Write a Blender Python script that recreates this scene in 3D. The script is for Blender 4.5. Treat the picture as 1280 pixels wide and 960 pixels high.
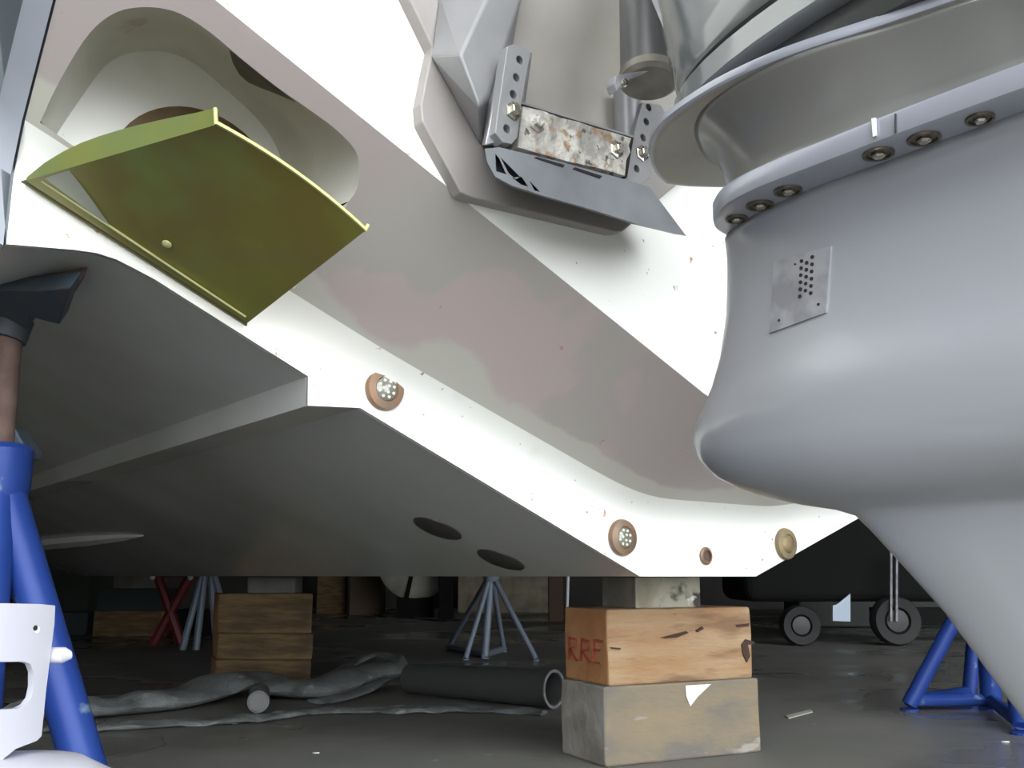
import bpy, bmesh, math, random
from mathutils import Vector as V, Matrix, noise
from mathutils.geometry import tessellate_polygon, delaunay_2d_cdt
random.seed(4)
for o in list(bpy.data.objects): bpy.data.objects.remove(o)
C = bpy.context.scene
PI = math.pi
# ---------------------------------------------------------------- camera
CAM_H = 0.452                       # eye about level with the keel
F = 1200.0
PITCH = math.atan(240 / F)
cd = bpy.data.cameras.new('camera'); cam = bpy.data.objects.new('camera', cd)
C.collection.objects.link(cam); C.camera = cam
cd.sensor_width = 36; cd.lens = 36 * F / 1280; cd.clip_start = .02; cd.clip_end = 200
cam.location = (0, 0, CAM_H); cam.rotation_euler = (PI / 2 + PITCH, 0, 0)
# ---------------------------------------------------------------- daylight: overcast sky seen through the open shed door behind the camera
w = bpy.data.worlds.new('sky'); C.world = w; w.use_nodes = True
nt = w.node_tree; nt.nodes.clear()
wo = nt.nodes.new('ShaderNodeOutputWorld'); bg = nt.nodes.new('ShaderNodeBackground')
bg.inputs[0].default_value = (0.93, 0.97, 1.0, 1); bg.inputs[1].default_value = 3.5
nt.links.new(bg.outputs[0], wo.inputs[0])
vs = C.view_settings
vs.view_transform = 'Standard'; vs.look = 'None'; vs.gamma = 1; vs.use_curve_mapping = False
vs.exposure = 0.85
sd = bpy.data.lights.new('sun', 'SUN'); sd.energy = 0.25; sd.angle = math.radians(4); sd.color = (1, .94, .84)
sun = bpy.data.objects.new('sun', sd); C.collection.objects.link(sun)
sun.rotation_euler = (math.radians(28), 0, math.radians(200))     # high sun on the yard outside, kept off the boat by the roof

# ---------------------------------------------------------------- frames
def ray(px, py):
    a = (px - 640) / F; b = (480 - py) / F
    return V((a, math.cos(PITCH) - b * math.sin(PITCH), math.sin(PITCH) + b * math.cos(PITCH)))
CP = V((0, 0, CAM_H))
FW = ray(-309, 720); FW.z = 0; FW.normalize()       # the boat's forward direction
T = V((FW.y, -FW.x, 0)); A = -FW; Z = V((0, 0, 1))
KR = ray(872, 720); KW = CP + KR / KR.y * 2.3       # foot of the transom on the keel
def W(u, s, z): return KW + T * u + A * s + Z * z
def hitp(px, py, P, N):
    r = ray(px, py); return CP + r * ((P - CP).dot(N) / r.dot(N))
def bS(px, py, s): return hitp(px, py, KW + A * s, A)
def bU(px, py, u): return hitp(px, py, KW + T * u, T)
def bZ(px, py, z): return hitp(px, py, KW + Z * z, Z)
def fl(px, py, z=0): return hitp(px, py, V((0, 0, z)), Z)
def atY(px, py, Y): return hitp(px, py, V((0, Y, 0)), V((0, 1, 0)))
def usz(P):
    d = P - KW; return d.dot(T), d.dot(A), d.z

# ---------------------------------------------------------------- object helpers
def obj(name, bm, m, parent=None, smooth=False, loc=None, kind=None, bev=0, seg=2, ang=30, label=None):
    if parent is not None: loc = V(parent.get('_o', (0, 0, 0)))
    elif loc is None: loc = V((0, 0, 0))
    loc = V(loc)
    bmesh.ops.translate(bm, verts=bm.verts, vec=-loc)
    bmesh.ops.recalc_face_normals(bm, faces=bm.faces)
    me = bpy.data.meshes.new(name); bm.to_mesh(me); bm.free()
    ms = m if isinstance(m, (list, tuple)) else [m]
    for x in ms: me.materials.append(x)
    for p in me.polygons: p.use_smooth = bool(smooth)
    if smooth and smooth is not True: me.set_sharp_from_angle(angle=math.radians(smooth))
    o = bpy.data.objects.new(name, me); C.collection.objects.link(o)
    if parent is not None:
        o.parent = parent
    else: o.location = loc
    o['_o'] = list(loc)
    if kind: o['kind'] = kind
    if label: o['label'] = label
    if bev:
        b = o.modifiers.new('bevel', 'BEVEL'); b.width = bev; b.segments = seg; b.limit_method = 'ANGLE'; b.angle_limit = math.radians(ang)
    return o
def thing(name, label, cat, loc, group=None):
    o = bpy.data.objects.new(name, None); C.collection.objects.link(o); o.location = loc; o.empty_display_size = .05
    o['_o'] = list(loc); o['label'] = label; o['category'] = cat
    if group: o['group'] = group
    return o
def tag(o, label, cat, group=None):
    o['label'] = label; o['category'] = cat
    if group: o['group'] = group
    return o
def slab(bm, pts, vec, holes=()):
    """prism: outline pts (world), thickness vec away from the front, real holes"""
    loops = [list(pts)] + [list(h) for h in holes]
    flat = [p for l in loops for p in l]
    n = V((0, 0, 0)); c = sum(loops[0], V()) / len(loops[0])
    for i in range(len(loops[0])): n += (loops[0][i] - c).cross(loops[0][(i + 1) % len(loops[0])] - c)
    n.normalize(); q = n.to_track_quat('Z', 'Y').inverted()
    l2 = [[(q @ (p - c)) for p in l] for l in loops]
    l2 = [[V((p.x, p.y, 0)) for p in l] for l in l2]
    tris = tessellate_polygon(l2)
    f = [bm.verts.new(p) for p in flat]; b = [bm.verts.new(p + vec) for p in flat]
    for t in tris:
        try:
            bm.faces.new([f[i] for i in t]); bm.faces.new([b[i] for i in reversed(t)])
        except ValueError: pass
    k = 0
    for l in loops:
        m = len(l)
        for i in range(m):
            j = (i + 1) % m
            bm.faces.new([f[k + i], f[k + j], b[k + j], b[k + i]])
        k += m
    bmesh.ops.dissolve_limit(bm, angle_limit=.002, verts=bm.verts, edges=bm.edges)
    return bm
def frustum(bm, base, top):
    b = [bm.verts.new(p) for p in base]; t = [bm.verts.new(p) for p in top]; n = len(b)
    bm.faces.new(t); bm.faces.new(list(reversed(b)))
    for i in range(n): bm.faces.new([b[i], b[(i + 1) % n], t[(i + 1) % n], t[i]])
    return bm
def loft(bm, rings, closed=True, cap0=True, cap1=True):
    R = [[bm.verts.new(p) for p in r] for r in rings]
    n = len(R[0])
    for a, b in zip(R, R[1:]):
        for i in range(n if closed else n - 1):
            j = (i + 1) % n
            bm.faces.new([a[i], a[j], b[j], b[i]])
    if closed and cap0: bm.faces.new(list(reversed(R[0])))
    if closed and cap1: bm.faces.new(R[-1])
    return bm
def basis(d):
    d = d.normalized(); x = d.orthogonal().normalized(); return x, d.cross(x), d
def tube(bm, pts, r, n=14, cap=True, sy=1.0):
    pts = [V(p) for p in pts]; rings = []; x = None
    for i, p in enumerate(pts):
        d = (pts[min(i + 1, len(pts) - 1)] - pts[max(i - 1, 0)]).normalized()
        if x is None: x = d.orthogonal().normalized()
        x = (x - d * x.dot(d)).normalized(); y = d.cross(x)
        rr = r[i] if isinstance(r, (list, tuple)) else r
        rings.append([p + x * rr * math.cos(a) + y * rr * sy * math.sin(a) for a in [2 * PI * k / n for k in range(n)]])
    return loft(bm, rings, True, cap, cap)
def lathe(bm, P, d, prof, n=32, capa=True, capb=True):
    x, y, d = basis(d); rings = []
    for r, h in prof:
        rings.append([P + d * h + x * max(r, 1e-4) * math.cos(2 * PI * k / n) + y * max(r, 1e-4) * math.sin(2 * PI * k / n) for k in range(n)])
    return loft(bm, rings, True, capa, capb)
def box(bm, o, ex, ey, ez):
    v = [bm.verts.new(V(o) + a * ex + b * ey + c * ez) for a in (0, 1) for b in (0, 1) for c in (0, 1)]
    for f in ((0, 1, 3, 2), (4, 6, 7, 5), (0, 4, 5, 1), (2, 3, 7, 6), (0, 2, 6, 4), (1, 5, 7, 3)): bm.faces.new([v[i] for i in f])
    return bm
def resample(pts, n, closed=False):
    P = [V(p) for p in pts]
    if closed: P = P + [P[0]]
    L = [0]
    for a, b in zip(P, P[1:]): L.append(L[-1] + (b - a).length)
    out = []
    for k in range(n):
        t = L[-1] * k / (n if closed else n - 1); i = 0
        while i < len(L) - 2 and L[i + 1] < t: i += 1
        f = (t - L[i]) / max(1e-9, L[i + 1] - L[i]); out.append(P[i].lerp(P[i + 1], min(1, f)))
    return out
def catmull(pts, m=6, closed=False):
    P = [V(p) for p in pts]; out = []; n = len(P)
    for i in range(n if closed else n - 1):
        g = (lambda k: P[k % n]) if closed else (lambda k: P[max(0, min(n - 1, k))])
        a, b, c, d = g(i - 1), g(i), g(i + 1), g(i + 2)
        for k in range(m):
            t = k / m
            out.append(.5 * (2 * b + (c - a) * t + (2 * a - 5 * b + 4 * c - d) * t * t + (3 * b - a - 3 * c + d) * t ** 3))
    if not closed: out.append(P[-1])
    return out
def circ(P, N, r, n=14):
    x, y, _ = basis(N); return [P + x * r * math.cos(2 * PI * k / n) + y * r * math.sin(2 * PI * k / n) for k in range(n)]

# ---------------------------------------------------------------- materials
def mat(name, col, rough=.5, metal=0, col2=None, scale=8, detail=4, lo=.35, hi=.65, bump=0, bscale=60, stretch=None, spots=None, coat=0, spec=.5):
    m = bpy.data.materials.new(name); m.use_nodes = True; t = m.node_tree; N = t.nodes; L = t.links
    p = N['Principled BSDF']; p.inputs['Roughness'].default_value = rough; p.inputs['Metallic'].default_value = metal
    p.inputs['Coat Weight'].default_value = coat; p.inputs['Specular IOR Level'].default_value = spec
    p.inputs['Base Color'].default_value = (*col, 1)
    tc = N.new('ShaderNodeTexCoord'); out = tc.outputs['Object']
    if stretch:
        mp = N.new('ShaderNodeMapping'); mp.inputs['Scale'].default_value = stretch[:3]
        if len(stretch) > 3: mp.inputs['Rotation'].default_value = (0, 0, stretch[3])
        L.new(out, mp.inputs[0]); out = mp.outputs[0]
    last = None
    def ramp(sc, det, a, b, dist=0):
        n = N.new('ShaderNodeTexNoise'); n.inputs['Scale'].default_value = sc; n.inputs['Detail'].default_value = det; n.inputs['Distortion'].default_value = dist
        L.new(out, n.inputs['Vector'])
        r = N.new('ShaderNodeMapRange'); r.inputs[1].default_value = a; r.inputs[2].default_value = b; L.new(n.outputs[0], r.inputs[0]); return n, r
    if col2:
        n, r = ramp(scale, detail, lo, hi)
        mx = N.new('ShaderNodeMix'); mx.data_type = 'RGBA'; mx.inputs[6].default_value = (*col, 1); mx.inputs[7].default_value = (*col2, 1)
        L.new(r.outputs[0], mx.inputs[0]); last = mx.outputs[2]
    for (c3, sc, a, b, det) in (spots or ()):
        n, r = ramp(sc, det, a, b)
        mx = N.new('ShaderNodeMix'); mx.data_type = 'RGBA'; mx.inputs[7].default_value = (*c3, 1)
        if last is None: mx.inputs[6].default_value = (*col, 1)
        else: L.new(last, mx.inputs[6])
        L.new(r.outputs[0], mx.inputs[0]); last = mx.outputs[2]
    if last is not None: L.new(last, p.inputs['Base Color'])
    if bump:
        n = N.new('ShaderNodeTexNoise'); n.inputs['Scale'].default_value = bscale; n.inputs['Detail'].default_value = 5; L.new(out, n.inputs['Vector'])
        b = N.new('ShaderNodeBump'); b.inputs['Strength'].default_value = bump; b.inputs['Distance'].default_value = .01
        L.new(n.outputs[0], b.inputs['Height']); L.new(b.outputs[0], p.inputs['Normal'])
    return m
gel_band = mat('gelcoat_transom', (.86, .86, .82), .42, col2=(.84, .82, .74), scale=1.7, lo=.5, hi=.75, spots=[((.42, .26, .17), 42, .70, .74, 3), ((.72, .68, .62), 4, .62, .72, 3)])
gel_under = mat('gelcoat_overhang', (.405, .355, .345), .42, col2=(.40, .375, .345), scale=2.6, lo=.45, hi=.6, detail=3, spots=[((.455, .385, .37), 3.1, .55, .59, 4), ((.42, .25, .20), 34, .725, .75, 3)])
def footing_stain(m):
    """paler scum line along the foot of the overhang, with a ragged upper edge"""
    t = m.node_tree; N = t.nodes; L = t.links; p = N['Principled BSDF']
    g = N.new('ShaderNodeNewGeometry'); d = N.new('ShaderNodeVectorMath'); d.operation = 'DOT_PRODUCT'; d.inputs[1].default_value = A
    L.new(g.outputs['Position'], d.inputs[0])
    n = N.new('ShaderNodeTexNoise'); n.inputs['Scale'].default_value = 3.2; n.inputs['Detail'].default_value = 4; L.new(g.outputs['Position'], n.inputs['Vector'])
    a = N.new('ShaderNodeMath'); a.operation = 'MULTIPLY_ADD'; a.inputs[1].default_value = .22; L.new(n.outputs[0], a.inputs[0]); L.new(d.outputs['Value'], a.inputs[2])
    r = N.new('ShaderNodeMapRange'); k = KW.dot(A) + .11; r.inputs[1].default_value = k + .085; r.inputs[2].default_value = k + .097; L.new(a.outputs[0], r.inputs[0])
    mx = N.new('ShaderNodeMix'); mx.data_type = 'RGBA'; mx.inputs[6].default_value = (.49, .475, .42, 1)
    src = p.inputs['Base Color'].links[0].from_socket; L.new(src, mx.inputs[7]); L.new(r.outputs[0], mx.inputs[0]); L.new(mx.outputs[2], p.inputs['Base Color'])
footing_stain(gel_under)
gel_shaded = mat('gelcoat_shaded', (.13, .15, .165), .5, spec=.25)  # white gelcoat darkened: shade on the hull side put into its colour
gel_highlight = mat('gelcoat_highlight', (.30, .32, .36), .4, spec=.3)  # lighter strip colour: the rounded corner's highlight painted in
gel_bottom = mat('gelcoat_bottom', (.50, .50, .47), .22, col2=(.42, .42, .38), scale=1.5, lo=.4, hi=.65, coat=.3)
gel_pocket = mat('gelcoat_pocket', (.62, .61, .55), .45, col2=(.50, .49, .40), scale=5, lo=.4, hi=.7, spots=[((.30, .24, .14), 7, .66, .76, 4)])
drive_grey = mat('drive_paint', (.35, .36, .39), .32, .25, col2=(.325, .335, .35), scale=2.2, coat=.35)
drive_plate = mat('drive_plate_paint', (.32, .33, .375), .30, .3, coat=.3)
drive_brown = mat('drive_stained_paint', (.26, .23, .17), .42, .1, col2=(.33, .31, .27), scale=6)
dark_rub = mat('rubber_dark', (.045, .045, .045), .45, bump=.1)
gloss_grey = mat('gloss_grey', (.24, .25, .25), .12, .3, coat=.6)
shield_grey = mat('shield_paint', (.34, .31, .30), .42, .1, col2=(.29, .27, .25), scale=5, spots=[((.7, .7, .66), 13, .72, .74, 2)])
casting = mat('casting_paint', (.235, .235, .24), .42, .2, col2=(.28, .275, .28), scale=9)
recess_grey = mat('recess_paint', (.33, .31, .285), .5, .05, col2=(.23, .215, .18), scale=3.2)
alloy = mat('bare_alloy', (.40, .40, .42), .42, .45, col2=(.28, .28, .30), scale=25, lo=.4, hi=.6)
anode = mat('corroded_zinc', (.30, .285, .26), .8, .2, col2=(.52, .50, .45), scale=26, lo=.42, hi=.58, detail=6, bump=.9, bscale=45, spots=[((.30, .21, .13), 38, .54, .62, 5), ((.10, .09, .08), 55, .62, .68, 4)])
hole_black = mat('hole_dark', (.012, .008, .010), .8)
fin_grey = mat('fin_grey', (.19, .20, .215), .4, .25, col2=(.23, .24, .255), scale=14)
steel = mat('stainless', (.62, .60, .55), .25, .9, col2=(.40, .37, .30), scale=40)
tab_green = mat('tab_olive', (.20, .205, .035), .42, .15, col2=(.185, .15, .03), scale=4.5, lo=.4, hi=.65, spots=[((.20, .25, .06), 3, .6, .7, 3)], coat=.2)
tab_light = mat('tab_lit_green', (.23, .24, .055), .42, .2, col2=(.17, .22, .08), scale=7)  # slightly lighter olive: light on the bent flange put into its colour
tab_edge = mat('tab_lit_edge', (.50, .50, .22), .5)  # pale olive: light along the tab's edges painted in
bronze = mat('bronze', (.30, .185, .115), .45, .5, col2=(.24, .17, .12), scale=22, lo=.4, hi=.6)
bronze_dull = mat('bronze_dull', (.32, .24, .12), .55, .4, col2=(.24, .20, .13), scale=30, lo=.4, hi=.6)
lens = mat('light_lens', (.22, .22, .19), .15, .1, coat=1)
led = mat('led', (.80, .80, .62), .2, .1)
sonar = mat('flush_sensor', (.045, .04, .035), .35)
wood_hot = mat('timber_orange', (.31, .175, .085), .8, col2=(.36, .25, .145), scale=5, lo=.38, hi=.62, stretch=(1.0, 1.0, 5.0), bump=.35, bscale=25, spots=[((.20, .115, .06), 3.5, .52, .62, 4), ((.10, .055, .03), 6, .66, .72, 4)])
wood_end = mat('timber_end', (.34, .15, .06), .75, col2=(.42, .22, .09), scale=14, bump=.4, bscale=50)
wood_pale = mat('timber_weathered', (.235, .185, .12), .9, col2=(.18, .155, .115), scale=5, lo=.35, hi=.65, stretch=(1, 1, 2.5), bump=.3, bscale=40, spots=[((.15, .135, .12), 4, .50, .62, 5), ((.30, .28, .24), 7, .64, .7, 4)])
wood_gend = mat('timber_grey_end', (.20, .18, .15), .85, col2=(.32, .30, .27), scale=9, lo=.45, hi=.7, bump=.4, bscale=40)
wood_dark = mat('timber_brown', (.085, .055, .028), .8, col2=(.19, .12, .05), scale=6, lo=.4, hi=.65, stretch=(1, 1, 6), bump=.4, bscale=25)
wood_grey = mat('timber_greyed', (.26, .24, .18), .85, col2=(.40, .38, .30), scale=9, lo=.4, hi=.6, spots=[((.06, .055, .05), 11, .60, .66, 4), ((.65, .65, .62), 14, .68, .7, 3)], bump=.4, bscale=40)
wood_gdark = mat('timber_dull_grey', (.13, .13, .11), .85, col2=(.18, .18, .155), scale=7, bump=.3)
blue = mat('blue_paint', (.013, .038, .20), .42, .1, col2=(.018, .05, .23), spec=.3, scale=8, spots=[((.16, .22, .30), 16, .66, .72, 5)])
blue_dark = mat('blue_pad_paint', (.022, .045, .065), .6, col2=(.05, .05, .055), scale=14)
pad_brown = mat('pad_board_brown', (.10, .075, .065), .8, col2=(.07, .06, .055), scale=12)
rust = mat('rusty_steel', (.085, .05, .04), .8, .1, col2=(.13, .085, .07), scale=20, bump=.3)
grey_blue = mat('grey_blue_paint', (.22, .26, .33), .45, .1)
white_pl = mat('white_plastic', (.44, .44, .49), .35)
canvas = mat('grey_hose_fabric', (.22, .23, .23), .62, col2=(.15, .16, .16), scale=9, lo=.4, hi=.6, bump=.6, bscale=70, spots=[((.34, .35, .35), 14, .62, .70, 5), ((.10, .10, .10), 9, .58, .68, 4)])
pipe_grey = mat('pipe_plastic', (.065, .068, .066), .45)
concrete = mat('concrete_floor', (.19, .185, .165), .62, col2=(.14, .14, .13), scale=1.6, lo=.35, hi=.65, bump=.12, bscale=35, spots=[((.26, .27, .26), 12, .705, .73, 6)])
t_ = concrete.node_tree; n_ = t_.nodes.new('ShaderNodeTexNoise'); n_.inputs['Scale'].default_value = .9; n_.inputs['Detail'].default_value = 3
t_.links.new(t_.nodes['Texture Coordinate'].outputs['Object'], n_.inputs['Vector'])
m_ = t_.nodes.new('ShaderNodeMapRange'); m_.inputs[1].default_value = .50; m_.inputs[2].default_value = .58; m_.inputs[3].default_value = .62; m_.inputs[4].default_value = .22
t_.links.new(n_.outputs[0], m_.inputs[0]); t_.links.new(m_.outputs[0], t_.nodes['Principled BSDF'].inputs['Roughness'])
yard = mat('yard_concrete', (.20, .19, .175), .8, col2=(.16, .155, .145), scale=1.0)
wall_m = mat('shed_wall', (.06, .055, .05), .8, col2=(.045, .042, .04), scale=2)
paper = mat('paper_white', (.78, .77, .80), .7)
red_paint = mat('red_marking', (.27, .045, .03), .7)
red_obj = mat('red_plastic', (.16, .015, .02), .5)
cream = mat('cream_panel', (.30, .26, .17), .7, col2=(.17, .15, .10), scale=6)
pale = mat('pale_shell', (.42, .42, .35), .5, col2=(.30, .29, .24), scale=5)
dark_obj = mat('dark_machine', (.010, .010, .010), .9, spec=.15)
tyre = mat('tyre', (.02, .02, .02), .7)
tealbox = mat('dark_teal_box', (.025, .035, .035), .7)

# ---------------------------------------------------------------- the shed
bm = bmesh.new(); box(bm, (-16, -1.2, -.1), V((32, 0, 0)), V((0, 17.2, 0)), V((0, 0, .1)))
obj('floor', bm, concrete, kind='structure')
bm = bmesh.new(); box(bm, (-40, -41.2, -.12), V((80, 0, 0)), V((0, 40, 0)), V((0, 0, .1)))
obj('trim_1', bm, yard, kind='structure', label='pale concrete yard outside the open shed door')
def wall(n, o, a, b, c, m=wall_m):
    bm = bmesh.new(); box(bm, o, V(a), V(b), V(c)); obj(n, bm, m, kind='structure')
wall('wall_back', (-16, 14, 0), (32, 0, 0), (0, .2, 0), (0, 0, 5.2))
wall('wall_left', (-9.2, -1.2, 0), (.2, 0, 0), (0, 15.2, 0), (0, 0, 5.2))
wall('wall_right', (9, -1.2, 0), (.2, 0, 0), (0, 15.2, 0), (0, 0, 5.2))
wall('wall_front_blocker', (-9.2, -1.4, 0), (7.6, 0, 0), (0, .2, 0), (0, 0, 5.2))  # unseen wall added behind the camera to keep daylight off the port side
wall('ceiling', (-9.2, -1.2, 5.0), (18.4, 0, 0), (0, 15.4, 0), (0, 0, .2))

# ---------------------------------------------------------------- boat hull
boat = thing('boat_hull', 'white fibreglass motor boat hull seen from below its stern, propped on timbers and stands', 'boat', W(0, 0, 0))
PORT = [(-1.80, 2.2), (-1.60, .95), (-1.513, .489), (-1.42, .500), (-1.385, .502), (-1.355, .498), (-1.325, .488), (-1.29, .4755), (-1.013, .35), (-1.011, .297), (-.906, .304), (-.191, -.001)]
STAR = [(.215, -.001), (.90, .235), (1.005, .235), (1.008, .29), (1.35, .43), (1.513, .415), (1.60, .95), (1.80, 2.2)]
prof = PORT + STAR
def interp(x, P):
    if x <= P[0][0]: (a, b), (c, d) = P[0], P[1]
    elif x >= P[-1][0]: (a, b), (c, d) = P[-2], P[-1]
    else:
        for (a, b), (c, d) in zip(P, P[1:]):
            if a <= x <= c: break
    return b + (d - b) * (x - a) / (c - a)
Z0 = [(-1.513, .632), (-1.071, .446), (-.875, .368), (-.308, .172), (-.185, .143), (.242, .141), (.63, .176), (1.513, .50)]
Z1 = [(-1.513, .899), (-.277, .346), (-.20, .327), (.22, .327), (1.513, .86)]
def soft(x, P, r=.03): return (interp(x - r, P) + interp(x, P) * 2 + interp(x + r, P)) / 4
SO = .30; SF = .045; SL = .035
def gz(u, s):
    a = soft(u, Z0, .06); b = soft(u, Z1, .02); return a + (b - a) * s / SO
def under(px, py):
    """point of the overhang's underside on a line of sight"""
    lo, hi = 0., .0
    best = None; prev = None
    for k in range(0, 121):
        s = -.03 + .36 * k / 120; P = bS(px, py, s); u, _, z = usz(P); d = z - gz(u, s)
        if prev is not None and (d > 0) != (prev[1] > 0):
            f = prev[1] / (prev[1] - d); s2 = prev[0] + (s - prev[0]) * f; return bS(px, py, s2)
        prev = (s, d)
    return P
# bottom and sides: stations running forward, rising and closing into the bow
bm = bmesh.new(); st = []
for q in [0, .5, 1.2, 2, 3, 4, 5, 6, 7, 8, 8.8, 9.4]:
    t = max(0, (q - 4.5) / 4.9); k = 1 - t ** 2.2 * .97; rise = 1.25 * t ** 2.4
    st.append([W(u * k, -q, z * (1 - .25 * t) + rise * max(0, 1 - z / 2.4)) for u, z in prof])
R_ = loft(bm, st, closed=False)
bm.verts.ensure_lookup_table()
def flatface(faces_pts):
    bm.faces.new([bm.verts.new(p) for p in faces_pts])
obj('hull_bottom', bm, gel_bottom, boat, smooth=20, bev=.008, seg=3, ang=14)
# port side seen aft of the transom foot: side panel of the overhang
for sg in (-1, 1):
    bm = bmesh.new(); e = 1.513 * sg
    zb = [(-.0, interp(e, prof)), (0, soft(e, Z0, .02) - .03)] + [(s, gz(e, s)) for s in (.045, .1, .2, .3)]
    a = [W(e, s, z) for s, z in zb]; b = [W(e + sg * .12, s, 1.25) for s, z in zb]; c = [W(e + sg * .30, s, 2.2) for s, z in zb]
    loft(bm, [a, b, c], closed=False)
    obj('side_panel', bm, gel_shaded, boat, smooth=30)
    bm = bmesh.new(); loft(bm, [[p - T * sg * .0 + T * sg * .004 - Z * .003 for p in a], [W(e + sg * .020, s + .0, z + .004) for s, z in zb], [W(e + sg * .036, s, z + .035) for s, z in zb]], closed=False)
    obj('side_corner', bm, gel_highlight, boat, smooth=60)
# transom band (lit vertical strip) with the fillet up into the overhang
us = [-1.513 + i * 3.026 / 90 for i in range(91)]
lowP = [p for p in prof if p[1] < .6]
bm = bmesh.new()
outl = [W(u, 0, z) for u, z in lowP] + [W(u, 0, gz(u, 0) - SL) for u in reversed(us)]
slab(bm, outl, -A * .012)
obj('transom_band', bm, gel_band, boat, bev=.003, seg=2, ang=50)
bm = bmesh.new(); rings = []
for k in range(9):
    t = k / 8      # quadratic curve tangent to the band and to the overhang
    rings.append([W(u, SF * t * t, (gz(u, 0) - SL) * (1 - t) ** 2 + gz(u, 0) * 2 * t * (1 - t) + gz(u, SF) * t * t) for u in us])
loft(bm, rings, closed=False)
obj('transom_fillet', bm, gel_band, boat, smooth=True)
# overhang underside with the tab pocket cut into it
outer_px = [(36, 205), (44, 172), (58, 135), (78, 95), (104, 52), (128, 26), (155, 12), (190, 9), (225, 17), (262, 40), (300, 72), (345, 108), (385, 136), (420, 162), (444, 188), (449, 212), (446, 236), (436, 252)]
inner_px = [(58, 190), (76, 160), (96, 130), (114, 104), (130, 84), (148, 71), (170, 65), (196, 64), (222, 69), (250, 84), (280, 110), (305, 132), (328, 156), (345, 182), (355, 215), (358, 250), (352, 290), (345, 330)]
outer_px = [tuple(p[:2]) for p in catmull([V((x, y, 0)) for x, y in outer_px], 3)]
inner_px = [tuple(p[:2]) for p in catmull([V((x, y, 0)) for x, y in inner_px], 3)]
OP = [under(*p) for p in outer_px]; IP = [bS(x, y, -.012) for x, y in inner_px]
OU = [usz(p)[:2] for p in OP]; OU = [(u, max(s, SF + .008)) for u, s in OU]
base_u = [OU[-1][0] - (OU[-1][0] - OU[0][0]) * i / 10 for i in range(1, 10)]
hole = OU + [(OU[-1][0] - .02, SF + .006)] + [(u, SF + .006) for u in base_u[1:]]
dom = [(u, SF) for u in us] + [(u, SO) for u in reversed(us)]
pts = [V(p) for p in dom + hole]; nd = len(dom)
inner_pts = []
for i in range(1, 90, 2):
    for s in (.08, .13, .18, .23, .27): inner_pts.append(V((us[i], s)))
vco, ed, fa, _, _, _ = delaunay_2d_cdt(pts + inner_pts, [], [list(range(nd)), list(range(nd, len(pts)))], 0, 1e-5)
def inpoly(p, poly):
    c = False; j = len(poly) - 1
    for i in range(len(poly)):
        if (poly[i][1] > p[1]) != (poly[j][1] > p[1]) and p[0] < (poly[j][0] - poly[i][0]) * (p[1] - poly[i][1]) / (poly[j][1] - poly[i][1]) + poly[i][0]: c = not c
        j = i
    return c
bm = bmesh.new(); vv = [bm.verts.new(W(p.x, p.y, gz(p.x, p.y))) for p in vco]
for f in fa:
    c = sum((vco[i] for i in f), V((0, 0))) / len(f)
    if inpoly(c, hole): continue
    bm.faces.new([vv[i] for i in f])
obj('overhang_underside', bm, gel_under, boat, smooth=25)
# pocket: rounded lip, curved wall, flat floor in line with the transom
bm = bmesh.new()
OPs = [W(u, s, gz(u, s)) for u, s in OU]
n = len(OPs); rings = []
for k in range(11):
    t = k / 10; e = t ** 1.15
    rr = []
    for i in range(n):
        P = OPs[i].lerp(IP[i], e)
        bulge = math.sin(PI * t) * .018
        rr.append(P + (-A * .3 + Z) * bulge)
    rings.append(rr)
loft(bm, rings, closed=False)
obj('tab_pocket_wall', bm, gel_pocket, boat, smooth=True)
sill = [OU[-1], (OU[-1][0] - .02, SF + .006)] + [(u, SF + .006) for u in base_u[1:]] + [OU[0]]
bm = bmesh.new(); loft(bm, [[W(u, s, gz(u, s)) for u, s in sill], [W(u, -.012, gz(u, s) - .004) for u, s in sill]], closed=False)
obj('tab_pocket_sill', bm, gel_pocket, boat)
bm = bmesh.new(); slab(bm, IP + [W(u, -.012, gz(u, s) - .05) for u, s in sill], -A * .01)
obj('tab_pocket_floor', bm, gel_band, boat)
bm = bmesh.new(); slab(bm, [W(-1.508, -.022, .61), W(-.55, -.022, .262), W(-.55, -.022, .40), W(-1.0, -.022, .66), W(-1.3, -.022, .84), W(-1.508, -.022, .84)], -A * .01)
obj('pocket_backing', bm, gel_pocket, boat)
# deep shade on the pocket's upper right wall, laid on as a dark patch
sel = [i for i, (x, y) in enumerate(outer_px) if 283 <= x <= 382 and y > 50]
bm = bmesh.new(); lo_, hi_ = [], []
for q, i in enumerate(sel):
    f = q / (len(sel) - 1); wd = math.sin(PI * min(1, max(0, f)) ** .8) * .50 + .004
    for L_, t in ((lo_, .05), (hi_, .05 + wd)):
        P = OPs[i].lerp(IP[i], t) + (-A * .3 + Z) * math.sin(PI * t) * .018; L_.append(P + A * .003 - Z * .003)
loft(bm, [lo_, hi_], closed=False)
obj('wall_shade_patch', bm, mat('wall_shade_dark', (.075, .07, .045), .6, col2=(.12, .11, .075), scale=14), boat, smooth=True)
# brown ring behind the tab
bm = bmesh.new(); ec = bS(246, 240, -.010)
lathe(bm, ec, A, [(.148, 0), (.150, .006), (.128, .008), (.124, -.004), (.122, .002)], 48)
obj('brown_ring', bm, mat('ring_brown', (.10, .065, .04), .7, col2=(.20, .13, .06), scale=16), boat, smooth=30, label='brown round ring behind the tab')
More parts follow.
